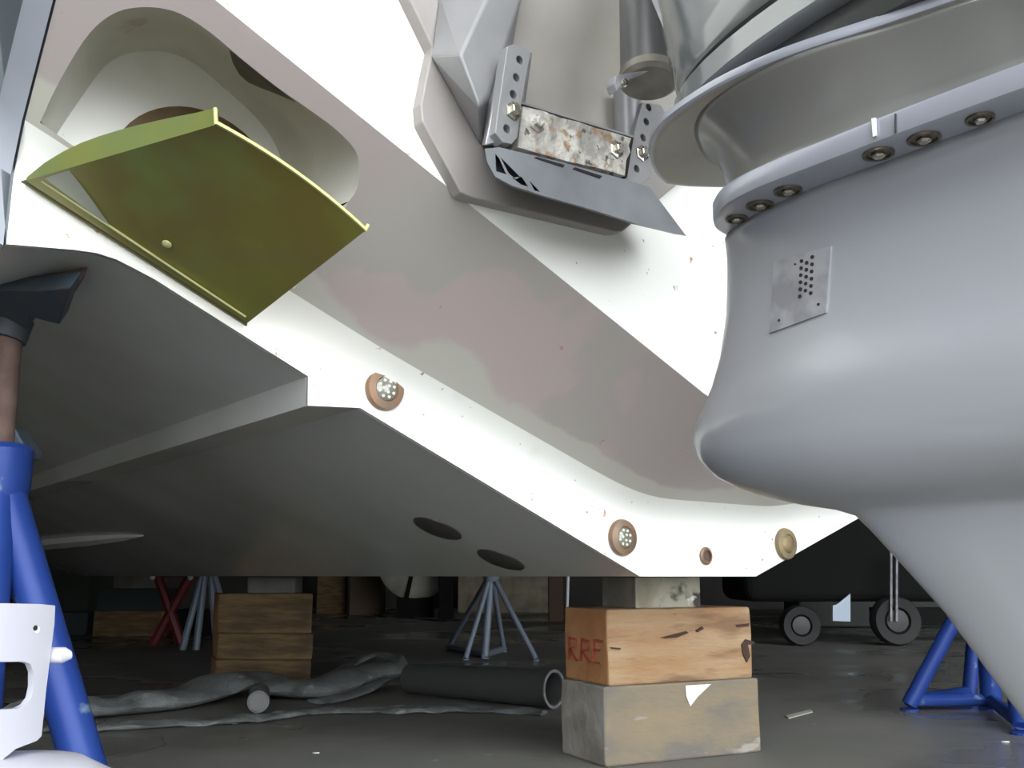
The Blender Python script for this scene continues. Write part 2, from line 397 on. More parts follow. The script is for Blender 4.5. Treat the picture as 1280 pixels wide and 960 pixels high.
# upper transom, vertical, above the overhang's edge
bm = bmesh.new()
slab(bm, [W(u, SO, gz(u, SO)) for u in us] + [W(1.6, SO, 2.2), W(-1.6, SO, 2.2)], -A * .02)
obj('upper_transom', bm, gel_band, boat, bev=.004, seg=2, ang=60)
bm = bmesh.new(); box(bm, W(-1.8, SO, 2.2), T * 3.6, -A * 6, Z * .05)
obj('hull_deck', bm, gel_shaded, boat)
# underwater lights, drain plug, flush sensors
def uw_light(px, py, r, dull=False, nled=11):
    P = bS(px, py, .001)
    bm = bmesh.new(); m = bronze_dull if dull else bronze
    lathe(bm, P, A, [(r, 0), (r * 1.0, .004), (r * .93, .010), (r * .60, .0125), (r * .56, .009), (r * .54, .009)], 40)
    o = obj('underwater_light', bm, m, boat, smooth=30, label='round bronze light on the transom band' if not dull else 'round bronze light with a clouded lens')
    bm = bmesh.new(); lathe(bm, P, A, [(r * .57, .008), (r * .55, .0112), (r * .1, .0118)], 28)
    obj('light_lens', bm, bronze_dull if dull else lens, o, smooth=True)
    if not dull:
        x, y = T, Z
        for k in range(8):
            a = 2 * PI * k / 8 + .3; bm = bmesh.new()
            lathe(bm, P + x * r * .40 * math.cos(a) + y * r * .40 * math.sin(a) + A * .011, A, [(r * .085, 0), (r * .07, .002), (r * .02, .003)], 8)
            obj('led', bm, led, o)
        for k in range(3):
            a = 2 * PI * k / 3 + .9; bm = bmesh.new()
            lathe(bm, P + x * r * .17 * math.cos(a) + y * r * .17 * math.sin(a) + A * .011, A, [(r * .085, 0), (r * .07, .002), (r * .02, .003)], 8)
            obj('led', bm, led, o)
uw_light(480, 487, .0405); uw_light(777, 672, .0405); uw_light(981, 680, .0405, True)
bm = bmesh.new(); P = bS(882, 695, .001)
lathe(bm, P, A, [(.021, 0), (.021, .003), (.017, .006), (.014, .006), (.013, -.004), (.004, -.004)], 28)
dp = obj('drain_plug', bm, bronze, boat, smooth=30, label='small bronze drain fitting')
bm = bmesh.new(); lathe(bm, P - A * .004, A, [(.0125, 0), (.011, .006), (.004, .007)], 8); obj('plug_screw', bm, rust, dp)
a_ = W(-.906, 0, .304); b_ = W(-.191, 0, 0); NB = (b_ - a_).cross(FW).normalized()
if NB.z > 0: NB = -NB
for px, py in ((547, 660), (626, 699)):
    P = hitp(px, py, a_, NB); bm = bmesh.new()
    lathe(bm, P - NB * .002, NB, [(.062, 0), (.062, .005), (.055, .008), (.01, .0085)], 40)
    obj('flush_sensor', bm, sonar, boat, smooth=30, label='flush dark round sensor on the hull bottom')
# inner spray strake catching light far forward
bm = bmesh.new(); uu = -.56
rg = []
for q, wd in ((-2.35, .004), (-2.6, .022), (-3.2, .05), (-4.0, .06)):
    zb = interp(uu, prof); rg.append([W(uu, q, zb + .012), W(uu - wd, q, zb + .42 * wd + .01), W(uu - wd, q, zb - .004), W(uu, q, zb - .022 * min(1, wd * 30))])
loft(bm, rg); obj('spray_strake', bm, gel_band, boat)

# ---------------------------------------------------------------- trim tab
S_H = .02; S_T = .36
ta, tb = bS(32, 226, S_H), bS(309, 404, S_H)
td, tc_ = bS(270, 156, S_T), bS(456, 289, S_T)
tab = thing('trim_tab', 'olive green folded metal trim tab hinged on the transom at the left', 'trim tab', (ta + tb) / 2)
tn = (tb - ta).cross(tc_ - ta).normalized()
if tn.z < 0: tn = -tn
# plate, slightly crowned trailing edge
def quad_grid(a, b, c, d, nu, nv, f=lambda x, y: 0):
    return [[(a.lerp(b, i / nu)).lerp(d.lerp(c, i / nu), j / nv) + tn * f(i / nu, j / nv) for i in range(nu + 1)] for j in range(nv + 1)]
crown = lambda x, y: .022 * y * 4 * x * (1 - x) * .55
G = quad_grid(ta, tb, tc_, td, 20, 10, crown)
bm = bmesh.new(); th = .004
top = [[p + tn * th for p in r] for r in G]
loft(bm, G, closed=False); loft(bm, top, closed=False)
for e in ([r[0] for r in G], [r[-1] for r in G], G[0], G[-1]):
    loft(bm, [list(e), [p + tn * th for p in e]], closed=False)
bmesh.ops.remove_doubles(bm, verts=bm.verts, dist=.0003)
obj('plate', bm, tab_green, tab, smooth=40)
# port flange bent up, curved upper edge
bm = bmesh.new()
fe = [r[0] for r in G]
fpx = [(34, 221), (60, 200), (92, 182), (130, 168), (165, 158), (200, 150), (228, 144), (250, 140), (269, 135)]
fpt = resample([bS(x, y, S_H + (S_T - S_H) * (x - 34) / 235.) for x, y in fpx], len(fe))
slabpts = list(fe) + list(reversed(fpt))
nn = (fe[-1] - fe[0]).cross(fpt[-1] - fe[-1]).normalized()
ra = [[a, b] for a, b in zip(fe, fpt)]
loft(bm, [fe, fpt], closed=False); loft(bm, [[p + T * .004 for p in fe], [p + T * .004 for p in fpt]], closed=False)
loft(bm, [fpt, [p + T * .004 for p in fpt]], closed=False)
obj('side_flange', bm, tab_light, tab, smooth=30, label='light green side flange bent upward')
# trailing edge strip
bm = bmesh.new(); te = G[-1]
loft(bm, [[p + A * .000 - tn * .0006 for p in te], [p + A * .004 - tn * .0006 for p in te], [p + A * .004 + tn * .005 for p in te], [p + A * .000 + tn * .005 for p in te], [p + A * .000 - tn * .0006 for p in te]], closed=False)
tube(bm, [te[-1], te[-1] + tn * .012 + A * .004], .003, 8)
tube(bm, [te[0] , fpt[-1]], .003, 8)
obj('trailing_edge', bm, tab_edge, tab, label='pale trailing edge with its light painted in')
# hinge strip and pin line
bm = bmesh.new(); h0, h1 = ta, tb
p0, p1 = bS(52, 226, S_H + .02), bS(307, 396, S_H + .02)
tube(bm, [p0, p1], .0020, 8); obj('hinge_pin', bm, tab_edge, tab)
bm = bmesh.new(); slab(bm, [bS(27, 226, .012), bS(309, 407, .012), bS(309, 396, .022), bS(50, 221, .022)], -A * .006)
obj('hinge_leaf', bm, mat('hinge_olive', (.11, .10, .03), .5, .3), tab)
bm = bmesh.new(); tri = [hitp(x, y, ta, tn) - tn * .0015 for x, y in ((52, 224), (88, 207), (130, 285), (138, 300))]
tri = [hitp(x, y, ta, tn) - tn * .0015 for x, y in ((56, 222), (87, 212), (112, 245), (140, 285), (132, 278))]
slab(bm, tri, tn * .001); obj('pale_patch', bm, mat('tab_pale', (.36, .37, .30), .45, .2), tab, label='pale triangle at the plate corner')  # paler triangle laid on the plate corner
bm = bmesh.new(); P = hitp(209, 304, ta, tn) - tn * .001
lathe(bm, P, -tn, [(.008, 0), (.007, .003), (.002, .005)], 12); obj('rivet', bm, tab_edge, tab)

# ---------------------------------------------------------------- transom mount of the drive
mount = thing('drive_mount', 'grey cast transom plate and bracket holding the drive, with corroded anode bar', 'drive mount', bS(690, 240, .3))
def pl(px, s): return [bS(x, y, s) for x, y in px]
bm = bmesh.new()
slab(bm, pl([(480, -70), (512, 0), (541, 60), (536, 80), (526, 130), (528, 152), (540, 175), (577, 241), (590, 247), (768, 290), (779, 289), (797, 274), (835, 240), (900, 190), (960, 80), (1010, -70)], .325), -A * .028)
obj('shield_plate', bm, shield_grey, mount, bev=.003, seg=3, ang=20)
bm = bmesh.new()
slab(bm, pl([(640, -70), (622, 60), (640, 190), (800, 235), (850, 120), (880, -70)], .338), -A * .02)
obj('recess_panel', bm, recess_grey, mount)
bm = bmesh.new()
frustum(bm, pl([(560, -80), (547, 0), (538, 71), (600, 182), (622, 180), (632, 60), (660, -80)], .326), pl([(628, -80), (606, 0), (574, 68), (598, 134), (612, 118), (652, 0), (678, -80)], .40))
obj('bracket_arm', bm, casting, mount, bev=.006, seg=3, ang=15)
bm = bmesh.new()
frustum(bm, pl([(598, 134), (632, 60), (668, 66), (652, 178), (630, 182), (602, 182)], .326), pl([(618, 124), (636, 58), (640, 58), (636, 120), (628, 176), (606, 182)], .43))
obj('bracket_cheek', bm, alloy, mount, bev=.002)
def strip(px, holes, hr, s, bolt, nm):
    f = pl(px, s); N_ = A
    bm = bmesh.new(); slab(bm, f, -A * .022, [circ(bS(x, y, s), A, hr, 14) for x, y in holes])
    o = obj('perforated_bracket', bm, casting, mount, bev=.0015, ang=50)
    for x, y in holes:
        bm = bmesh.new(); lathe(bm, bS(x, y, s) - A * .020, A, [(hr * 1.02, 0), (hr * 1.02, .002)], 14); obj('hole_liner', bm, hole_black, o)
    bm = bmesh.new(); P = bS(*bolt, s); lathe(bm, P, A, [(.016, 0), (.016, .003), (.010, .004), (.010, .012), (.008, .014)], 6); obj('bolt', bm, steel, o)
bm = bmesh.new()
strip([(634, 58), (641, 55), (658, 60), (664, 66), (661, 80), (652, 130), (647, 172), (640, 180), (629, 178), (619, 166), (622, 140)], [(650, 75), (646, 97), (642, 118), (634, 161)], .0070, .445, (641, 139), 'l')
strip([(797, 150), (803, 128), (826, 131), (831, 140), (822, 190), (813, 222), (800, 231), (785, 226), (782, 218)], [(811, 134), (808, 152), (804, 172), (796, 211)], .0070, .40, (802, 192), 'r')
# anode bar in its dark framed seat
bm = bmesh.new(); slab(bm, pl([(650, 126), (660, 129), (794, 170), (789, 196), (786, 225), (778, 224), (640, 186)], .405), -A * .06)
obj('anode_seat', bm, casting, mount, bev=.003)
bm = bmesh.new(); slab(bm, pl([(653, 130), (660, 132), (792, 172), (788, 196), (784, 222), (778, 221), (645, 184)], .412), -A * .012)
obj('anode_gap', bm, hole_black, mount)
bm = bmesh.new()
ap = [(654, 133), (680, 139), (700, 147), (722, 152), (745, 160), (768, 166), (789, 173), (786, 182), (788, 190), (783, 200), (781, 220), (760, 213), (740, 208), (715, 203), (690, 196), (668, 190), (647, 184), (650, 160)]
slab(bm, pl(ap, .424), -A * .018)
an = obj('anode_bar', bm, anode, mount, bev=.003, label='crusty white corroded zinc bar')
for x, y in ((670, 154), (770, 187)):
    bm = bmesh.new(); P = bS(x, y, .424); lathe(bm, P, A, [(.018, 0), (.016, .003), (.0095, .004), (.0095, .012), (.007, .014)], 6); obj('anode_bolt', bm, steel if x > 700 else anode, an)
# wedge fin under the bracket
bm = bmesh.new()
tr = [[(619, 192), (624, 198), (633, 218), (620, 214)], [(626, 197), (650, 221), (645, 224), (636, 217)], [(640, 222), (652, 221), (660, 233), (652, 231)], [(662, 226), (675, 240), (668, 238)]]
slab(bm, pl([(606, 186), (624, 184), (700, 202), (788, 226), (812, 234), (858, 295), (800, 281), (740, 262), (680, 245), (640, 232), (619, 221), (609, 203)], .455), -A * .09 + T * .07 + Z * .045, [pl(t, .455) for t in tr])
fin = obj('wedge_fin', bm, fin_grey, mount, bev=.002)
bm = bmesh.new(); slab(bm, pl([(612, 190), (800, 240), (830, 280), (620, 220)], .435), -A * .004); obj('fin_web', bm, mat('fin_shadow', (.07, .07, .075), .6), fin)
for q in ([(668, 197), (671, 196), (706, 206), (704, 209)], [(716, 211), (719, 209), (753, 220), (750, 223)]):
    bm = bmesh.new(); slab(bm, pl(q, .4565), -A * .002); obj('slot', bm, hole_black, fin)
# ram (trim cylinder)
ramt = thing('trim_ram', 'dark hydraulic trim cylinder with rusty end cap above the perforated bracket', 'hydraulic cylinder', bS(815, 105, .5))
c0 = bS(812, 100, .50); c1 = bS(806, -120, .45)
bm = bmesh.new(); tube(bm, [c0, c1], .050, 32); obj('barrel', bm, mat('ram_dark', (.11, .11, .11), .35, .2), ramt, smooth=30)
dr = (c0 - c1).normalized()
bm = bmesh.new(); lathe(bm, c0 - dr * .012, dr, [(.052, 0), (.052, .014), (.044, .02), (.020, .021)], 32); obj('end_cap', bm, mat('cap_rusty', (.20, .18, .15), .6, .3, col2=(.30, .28, .24), scale=20), ramt, smooth=30)
bm = bmesh.new(); P = bS(778, 102, .515); slab(bm, pl([(768, 104), (770, 94), (790, 90), (812, 88), (790, 96), (782, 106), (772, 114)], .535), -A * .02); obj('cap_lug', bm, alloy, ramt, bev=.002)
bm = bmesh.new(); lathe(bm, bS(779, 104, .536), A, [(.007, 0), (.006, .006), (.002, .007)], 8); obj('lug_bolt', bm, steel, ramt)
bm = bmesh.new(); tube(bm, [bS(784, 118, .365), bS(786, 190, .365)], .026, 16); obj('lower_pivot', bm, casting, mount, smooth=30)

# ---------------------------------------------------------------- stern drive
UD = -.70
drive = thing('stern_drive', 'large satin grey stern drive leg with bullet gear case and skeg at the right', 'outboard drive', W(UD, .85, -.12))
def dv(u, s, z): return W(UD + u, s, z)
# silhouette of the leading edge: z -> s
LE = [(-.40, 1.24), (-.146, 1.053), (-.038, .977), (.050, .898), (.077, .870), (.086, .815), (.099, .760), (.112, .715), (.131, .674), (.150, .650), (.163, .639), (.180, .632), (.195, .630), (.208, .634), (.22, .642), (.257, .666), (.301, .683), (.357, .696), (.42, .702), (.47, .706)]
TC = .170; TR = .093
def legt(z):
    if z > TC: return .060 + .030 * math.exp((z - .464) / .022)
    return .018 + .008 * max(0, (z + .15) / .32)
def halft(z):
    # strut blended into the bullet with a long fillet above it
    d = (z - TC) / TR; lt = legt(z)
    if d < 0: return (lt ** 4 + (TR * math.sqrt(max(0, 1 - d * d))) ** 4) ** .25
    return lt + (TR - lt) * (1 / (1 + (d / 1.05) ** 3.2))
def nosey(s, z):
    if z > TC: n_ = .22 + .08 * math.exp(-((z - TC) / .09) ** 2)
    else: n_ = .12 + .18 * max(0, min(1, (z - .05) / .12)) ** .7
    return math.sqrt(max(0, 1 - (1 - min(1, max(0, s - interp(z, LE)) / n_)) ** 2))
zs = [-.16 + i * .02 for i in range(9)] + [.02, .04, .055, .065] + [.072 + .0085 * i for i in range(26)] + [.30 + i * .02 for i in range(5)] + [.39 + i * .0074 for i in range(11)]
rings = []
NS = 26
for z in zs:
    s0 = interp(z, LE); d = (z - TC) / TR
    lt = legt(z); tt = TR * math.sqrt(max(0, 1 - d * d)); t = halft(z)
    send = 1.62 if z > .05 else 1.45
    half = []
    for i in range(NS + 1):
        x = (i / NS) ** 1.9; s = s0 + (send - s0) * x
        yy = nosey(s, z)
        tail = min(1, (send - s) / .5); tail = .25 + .75 * math.sin(tail * PI / 2)
        half.append((s, t * yy * tail))
    ring = [dv(-b, s, z) for s, b in half] + [dv(b, s, z) for s, b in reversed(half[1:])]
    rings.append(ring)
bm = bmesh.new(); loft(bm, rings)
obj('lower_gearcase', bm, drive_grey, drive, smooth=True)
# lower plate
LO = [(.0, .722), (-.034, .727), (-.066, .735), (-.090, .749), (-.110, .770), (-.130, .805), (-.141, .86), (-.142, .95), (-.140, 1.073), (-.135, 1.18), (-.125, 1.32), (-.11, 1.5)]
def outline(O, m=5):
    P = [V((a, b, 0)) for a, b in O]; P = catmull(P, m)
    L = [(p.x, p.y) for p in P]; return L + [(-a, b) for a, b in reversed(L[1:])]
LOo = outline(LO)
def scale_o(O, k, cs=None, ds=0):
    return [(a * k, cs + (b - cs) * k2 + ds) if False else (a * k, b) for a, b in O]
def inset(O, d, s_in=None):
    n = len(O); out = []
    for i in range(n):
        a, b = O[i]; k = max(0, 1 - d / .143); out.append((a * k, max(b, .0) + d * max(0, 1 - (b - .712) / .25) * 1.0))
    return out
rings = []
for z, d in ((.464, 0.006), (.466, .001), (.470, 0), (.488, 0), (.492, .002), (.4935, .008)):
    rings.append([dv(a, s, z) for a, s in inset(LOo, d)])
bm = bmesh.new()
# underside slopes in to the strut: ring flare below the plate
fl_ = [(.4638, .06), (.4636, .03)]
rg = [[dv(a, s, z) for a, s in inset(LOo, d)] for z, d in fl_] + rings
loft(bm, rg); pl1 = obj('lower_plate', bm, drive_plate, drive, smooth=35)
bm = bmesh.new(); slab(bm, [bU(1118, 142, UD - .1445), bU(1120, 142, UD - .1445), bU(1120, 165, UD - .1445), bU(1118, 166, UD - .1445)], T * .002); obj('joint_line', bm, dark_rub, pl1)
bm = bmesh.new(); slab(bm, [bU(1089, 148, UD - .1448), bU(1094, 147, UD - .1448), bU(1095, 169, UD - .1448), bU(1091, 171, UD - .1448)], T * .002); obj('paint_chip', bm, paper, pl1, label='bright scratch on the plate rim')
# bolt pockets on the underside
for x, y in ((1225, 149), (1155, 174), (1098, 193), (985, 239), (950, 257), (921, 274)):
    P = bZ(x, y, .4625); r = .0175 if x not in (1225, 921) else .0145
    bm = bmesh.new(); lathe(bm, P, Z, [(r, .002), (r, -.0012), (r * .8, -.0012), (r * .78, .001)], 20)
    o = obj('bolt_pocket', bm, mat('pocket_bronze', (.13, .11, .08), .35, .6) if x == 1225 else bpy.data.materials['pocket_bronze'], drive, smooth=30)
    bm = bmesh.new(); lathe(bm, P - Z * .004, Z, [(r * .34, 0), (r * .46, .002), (r * .46, .005)], 6); obj('bolt_head', bm, steel, o)
# waist between the plates
UP = [(.0, .583), (-.034, .597), (-.07, .62), (-.108, .651), (-.138, .688), (-.158, .73), (-.170, .785), (-.175, .845), (-.170, .914), (-.156, .975), (-.138, 1.035), (-.118, 1.113), (-.100, 1.172), (-.085, 1.3), (-.07, 1.5)]
UPo = outline(UP)
def insU(d, ds):
    return [(a * max(.05, 1 - d / .19), s + ds * max(0, 1 - (s - .56) / .5)) for a, s in UPo]
def mixo(A1, B1, t):
    n = 120
    ra = resample([V((a, b, 0)) for a, b in A1], n, True); rb = resample([V((a, b, 0)) for a, b in B1], n, True)
    return [(p.lerp(q, t).x, p.lerp(q, t).y) for p, q in zip(ra, rb)]
rings = []
lowi = inset(LOo, .008)
waist_sec = [(.493, lowi, 0), (.497, inset(LOo, .025), 0), (.504, inset(LOo, .040), 0), (.512, inset(LOo, .047), 0), (.522, insU(.086, .136), 1), (.538, insU(.080, .134), 1), (.553, insU(.069, .131), 1), (.568, insU(.054, .127), 1), (.580, insU(.039, .121), 1), (.589, insU(.026, .115), 1), (.595, insU(.016, .108), 1), (.5992, insU(.010, .10), 1)]
for z, O, k in waist_sec:
    rings.append([dv(a, s, z) for a, s in mixo(O, O, 0)])
bm = bmesh.new(); loft(bm, rings); obj('waist_casting', bm, mat('waist_paint', (.215, .215, .21), .28, .3, col2=(.24, .235, .22), scale=3, coat=.3), drive, smooth=True)
bm = bmesh.new()
rings = [[dv(a, s, z) for a, s in insU(d, d)] for z, d in ((.600, .006), (.6005, .002), (.603, 0), (.610, 0), (.613, .002), (.614, .008))]
loft(bm, rings)
up = obj('upper_plate', bm, drive_plate, drive, smooth=35)
bm = bmesh.new(); loft(bm, [[dv(a, s, z) for a, s in insU(d, d)] for z, d in ((.5992, .012), (.5999, .006))]); obj('plate_underside', bm, drive_brown, up, label='brown stained underside of the upper plate')
# rings and bellows above the upper plate
def oval(z, ru, s0, s1, n=48):
    c = (s0 + s1) / 2; rs = (s1 - s0) / 2
    return [dv(ru * math.cos(2 * PI * k / n), c + rs * math.sin(2 * PI * k / n), z) for k in range(n)]
bm = bmesh.new(); loft(bm, [oval(z, r, a, b) for z, r, a, b in ((.612, .140, .655, 1.6), (.63, .145, .65, 1.6), (.645, .14, .655, 1.6), (.655, .135, .66, 1.6))]); obj('seal_ring', bm, dark_rub, drive, smooth=40)
bm = bmesh.new(); loft(bm, [oval(z, r, a, b) for z, r, a, b in ((.652, .160, .635, 1.6), (.656, .166, .628, 1.6), (.688, .166, .628, 1.6), (.692, .162, .632, 1.6))]); obj('collar', bm, gloss_grey, drive, smooth=40)
bm = bmesh.new(); loft(bm, [oval(z, r, a, b) for z, r, a, b in ((.690, .150, .648, 1.6), (.704, .150, .648, 1.6))]); obj('collar_groove', bm, dark_rub, drive, smooth=40)
bm = bmesh.new(); loft(bm, [oval(z, r, a, b) for z, r, a, b in ((.702, .160, .640, 1.6), (.708, .165, .634, 1.6), (.76, .165, .622, 1.6), (1.1, .17, .56, 1.6))]); obj('upper_housing', bm, gloss_grey, drive, smooth=40)
bm = bmesh.new(); slab(bm, [bU(x, y, UD - .05) for x, y in ((826, -70), (822, 0), (836, 40), (852, 92), (860, 104), (868, 92), (856, 50), (845, 0), (850, -70))], T * .1); obj('housing_rib', bm, dark_rub, drive, bev=.004)
bm = bmesh.new(); slab(bm, [bU(x, y, UD - .055) for x, y in ((812, -70), (814, 0), (858, 104), (852, 92), (824, 6), (822, -70))], T * .11); obj('rib_edge', bm, alloy, drive, bev=.002)
# perforated intake plate on the strut side
def legpt(px, py, off=0.0):
    lo = -.2
    best = None
    for k in range(200):
        u = UD - .13 + .10 * k / 199; P = bU(px, py, u); _, s, z = usz(P)
        yy = nosey(s, z); t = halft(z)
        if u >= UD - t * yy: break
    return bU(px, py, u) - T * off
bm = bmesh.new()
g = []
for j in range(11):
    row = []
    for i in range(9):
        x = i / 8; y = j / 10
        L_ = V((969, 328, 0)).lerp(V((963, 417, 0)), y); R_ = V((1040, 308, 0)).lerp(V((1034, 391, 0)), y)
        p = L_.lerp(R_, x); row.append(legpt(p.x, p.y, .003))
    g.append(row)
loft(bm, g, closed=False); loft(bm, [[p + T * .006 for p in r] for r in g], closed=False)
for e in (g[0], g[-1], [r[0] for r in g], [r[-1] for r in g]): loft(bm, [list(e), [p + T * .006 for p in e]], closed=False)
ip = obj('intake_plate', bm, alloy, drive, smooth=40, label='bare metal plate with rows of small holes')
hp = []
for c, (xa, ya, xb, yb, m) in enumerate(((1004, 327, 1002, 371, 6), (1010.5, 329, 1009, 364, 5), (1017.5, 322, 1015.5, 367, 6))):
    for i in range(m): hp.append((xa + (xb - xa) * i / (m - 1), ya + (yb - ya) * i / (m - 1), .0024))
hp += [(996, 331, .0014), (976, 401, .0018), (1025, 381, .0018)]
for x, y, r in hp:
    P = legpt(x, y, .0038); bm = bmesh.new(); lathe(bm, P, -T, [(r, -.002), (r, .0003), (r * .2, .0003)], 10); obj('intake_hole', bm, hole_black, ip)

# ---------------------------------------------------------------- timbers
def timber(nm, label, corner, ex, ey, z0, z1, mats, bev=.006, ends=None, group=None, seed=0):
    """corner: nearest foot; ex: long side, ey: depth side"""
    bm = bmesh.new(); box(bm, V((corner.x, corner.y, z0)), ex, ey, V((0, 0, z1 - z0)))
    bmesh.ops.subdivide_edges(bm, edges=bm.edges, cuts=5, use_grid_fill=True)
    for v in bm.verts:
        nv = noise.noise_vector(v.co * 9 + V((seed, 0, 0))) * .0035; nv.z *= .3; v.co += nv
        v.co.z = max(v.co.z, z0) if v.co.z < (z0 + z1) / 2 else min(v.co.z, z1)
    bm.normal_update()
    for f in bm.faces:
        n = f.normal
        f.material_index = 1 if abs(n.dot(ex.normalized())) > .7 else 0
    o = obj(nm, bm, mats, loc=V((corner.x, corner.y, z0)) + (ex + ey) / 2, bev=bev, seg=2, ang=50)
    return tag(o, label, 'timber', group)
c = fl(757, 960); e1 = (fl(952, 940) - c); e2 = (fl(700, 942) - c)
ex = e1; ey = V((-ex.y, ex.x, 0)).normalized() * e2.length
t1 = timber('timber_block', 'weathered pale grey timber block, lowest of the near stack under the keel', c, ex, ey, 0, .187, [wood_pale, wood_gend])
c2 = atY(761, 866, c.y + .005); c2.z = 0
ex2 = ex.normalized() * (ex.length * .94)
t2 = timber('timber_block', 'orange brown timber block with cracks and red marks, middle of the near stack', V((c2.x, c2.y, 0)), ex2, ey, .187, .371, [wood_hot, wood_end], seed=3)
c3 = atY(795, 762, 2.50); e3 = ex.normalized() * .205
t3 = timber('timber_block', 'short grey timber offcut directly under the keel, topmost of the near stack', V((c3.x, c3.y, 0)), e3, ey * .75, .371, .450, [wood_grey, wood_gend], bev=.003, seed=5)
# cracks in the orange timber, cut as dark wedges along the grain
nf = V((ex.y, -ex.x, 0)).normalized()
def on2(px, py, off=.001): return hitp(px, py, V((c2.x, c2.y, 0)) + nf * (off + .003), nf)
for q in ([(927, 806), (932, 799), (943, 802), (943, 805), (935, 806), (938, 820), (934, 828), (929, 818)], [(920, 781), (937, 779), (936, 783), (922, 784)], [(826, 797), (842, 793), (858, 789), (861, 791), (846, 797), (832, 798)], [(764, 809), (776, 810), (776, 812), (765, 811)], [(870, 788), (878, 783), (880, 786), (873, 790)]):
    bm = bmesh.new(); slab(bm, [on2(*p) for p in q], -nf * .004); obj('crack', bm, mat('crack_dark', (.05, .025, .02), .9) if 'crack_dark' not in bpy.data.materials else bpy.data.materials['crack_dark'], t2)
# red crayon marks on its end face (illegible strokes)
ne = -ex.normalized()
def one(px, py): return hitp(px, py, V((c2.x, c2.y, 0)) + ne * .004, ne)
for q in ([(712, 796), (711, 824)], [(711, 797), (720, 799), (720, 809), (712, 811), (721, 826)], [(727, 797), (726, 826)], [(727, 799), (736, 802), (735, 812), (727, 813), (737, 828)], [(743, 799), (742, 828), (752, 829)], [(743, 812), (751, 813)], [(744, 800), (753, 802)]):
    bm = bmesh.new(); tube(bm, [one(*p) for p in q], .0045, 6, sy=.25); obj('red_mark', bm, red_paint, t2)
def on1(px, py): return hitp(px, py, c + nf * .004, nf)
bm = bmesh.new(); slab(bm, [on1(*p) for p in ((857, 857), (889, 855), (872, 871), (863, 883), (858, 870))], -nf * .001)
tag(obj('paper_scrap', bm, paper, loc=on1(865, 865)), 'torn white paper triangle stuck on the lowest timber block', 'paper')
# far stack in front of the hose
c = fl(268, 857); wv = fl(388, 857) - c; dv_ = V((-.09, .23, 0))
for i, (z0, z1, dx, lb) in enumerate(((0, .105, 0, 'dark brown timber block, bottom of the second stack behind the hose'), (.105, .212, .003, 'brown timber block with a yellow edge, middle of the second stack behind the hose'), (.212, .378, -.004, 'brown timber block with a knot, topmost of the second stack behind the hose'))):
    timber('timber_block', lb, c + V((dx, 0, 0)), wv, dv_, z0, z1, [wood_dark, wood_end], seed=8 + i)
c = fl(115, 796); timber('timber_block', 'yellow brown timber block under a dark block, far left beneath the bow', c, fl(200, 796) - c, V((0, .3, 0)), 0, .19, [wood_dark, wood_end], seed=12)
c = fl(117, 796); timber('timber_block', 'dark greenish timber block stacked on the far left yellow brown one', c, V((.52, 0, 0)), V((0, .3, 0)), .19, .36, [tealbox, tealbox], seed=13)
c = fl(136, 796); timber('timber_block', 'small grey packing piece on the dark block at far left', c, V((.33, 0, 0)), V((0, .25, 0)), .36, .45, [wood_gdark, wood_gdark], seed=14)
c = fl(298, 857) + V((0, .05, 0)); timber('timber_block', 'grey packing piece on the second stack', c, V((.21, 0, 0)), V((0, .15, 0)), .378, .447, [wood_gdark, wood_gdark], seed=15)

# ---------------------------------------------------------------- jack stands
def jack(nm, label, apex, feet, r, m, pipe_top, pm, ring_h=.03, group=None, pipe_r=None, ring=True, cat='jack stand', bars=None):
    ctr = sum(feet, V()) / len(feet); ctr.z = 0
    t = thing(nm, label, cat, ctr)
    for f in feet:
        bm = bmesh.new(); f2 = V((f.x, f.y, r * .6)); tube(bm, [f2, apex + (f2 - apex).normalized() * .02], r, 16); obj('leg', bm, m, t, smooth=30)
        bm = bmesh.new(); lathe(bm, V((f.x, f.y, 0)), Z, [(r * 1.2, 0), (r * 1.2, .006), (r * .5, .007)], 16); obj('foot', bm, m, t)
    if ring:
        n = len(feet)
        for i in (bars if bars is not None else range(n)):
            a = feet[i]; b = feet[(i + 1) % n]; bm = bmesh.new(); tube(bm, [V((a.x, a.y, ring_h)), V((b.x, b.y, ring_h))], r * .72, 12); obj('base_bar', bm, m, t, smooth=30)
    bm = bmesh.new(); lathe(bm, apex - Z * .05, Z, [(r * 1.5, 0), (r * 1.6, .02), (r * 1.6, .09), (r * 1.3, .10)], 20); obj('collar', bm, m, t, smooth=40)
    bm = bmesh.new(); tube(bm, [apex, pipe_top], pipe_r or r * .8, 18); obj('screw_pipe', bm, pm, t, smooth=30)
    return t
# near left stand, pad on the outer bottom panel
p0_ = W(-1.35, 0, .508); NBp = (W(-1.013, 0, .35) - p0_).cross(FW).normalized()
if NBp.z > 0: NBp = -NBp
padP = hitp(22, 352, p0_, NBp)
Yp = padP.y
ap_ = atY(-2, 590, Yp - .02)
fc = V((ap_.x - .02, ap_.y, 0))
foot1 = fl(134, 1078)
ft = [foot1, fl(-48, 1120), V((fc.x - .42, fc.y + .05, 0)), V((fc.x + .05, fc.y + .45, 0))]
js = jack('jack_stand', 'blue tubular jack stand with rusty screw pipe holding the hull at far left', ap_, ft, .034, blue, padP + NBp * .115 + T * .045, rust, pipe_r=.022, ring=True)
bm = bmesh.new(); slab(bm, [atY(x, y, Yp - .01) for x, y in ((-6, 532), (18, 534), (24, 545), (34, 562), (32, 572), (14, 570), (-6, 562))], V((0, .06, 0))); obj('locking_handle', bm, blue_dark, js, bev=.004)
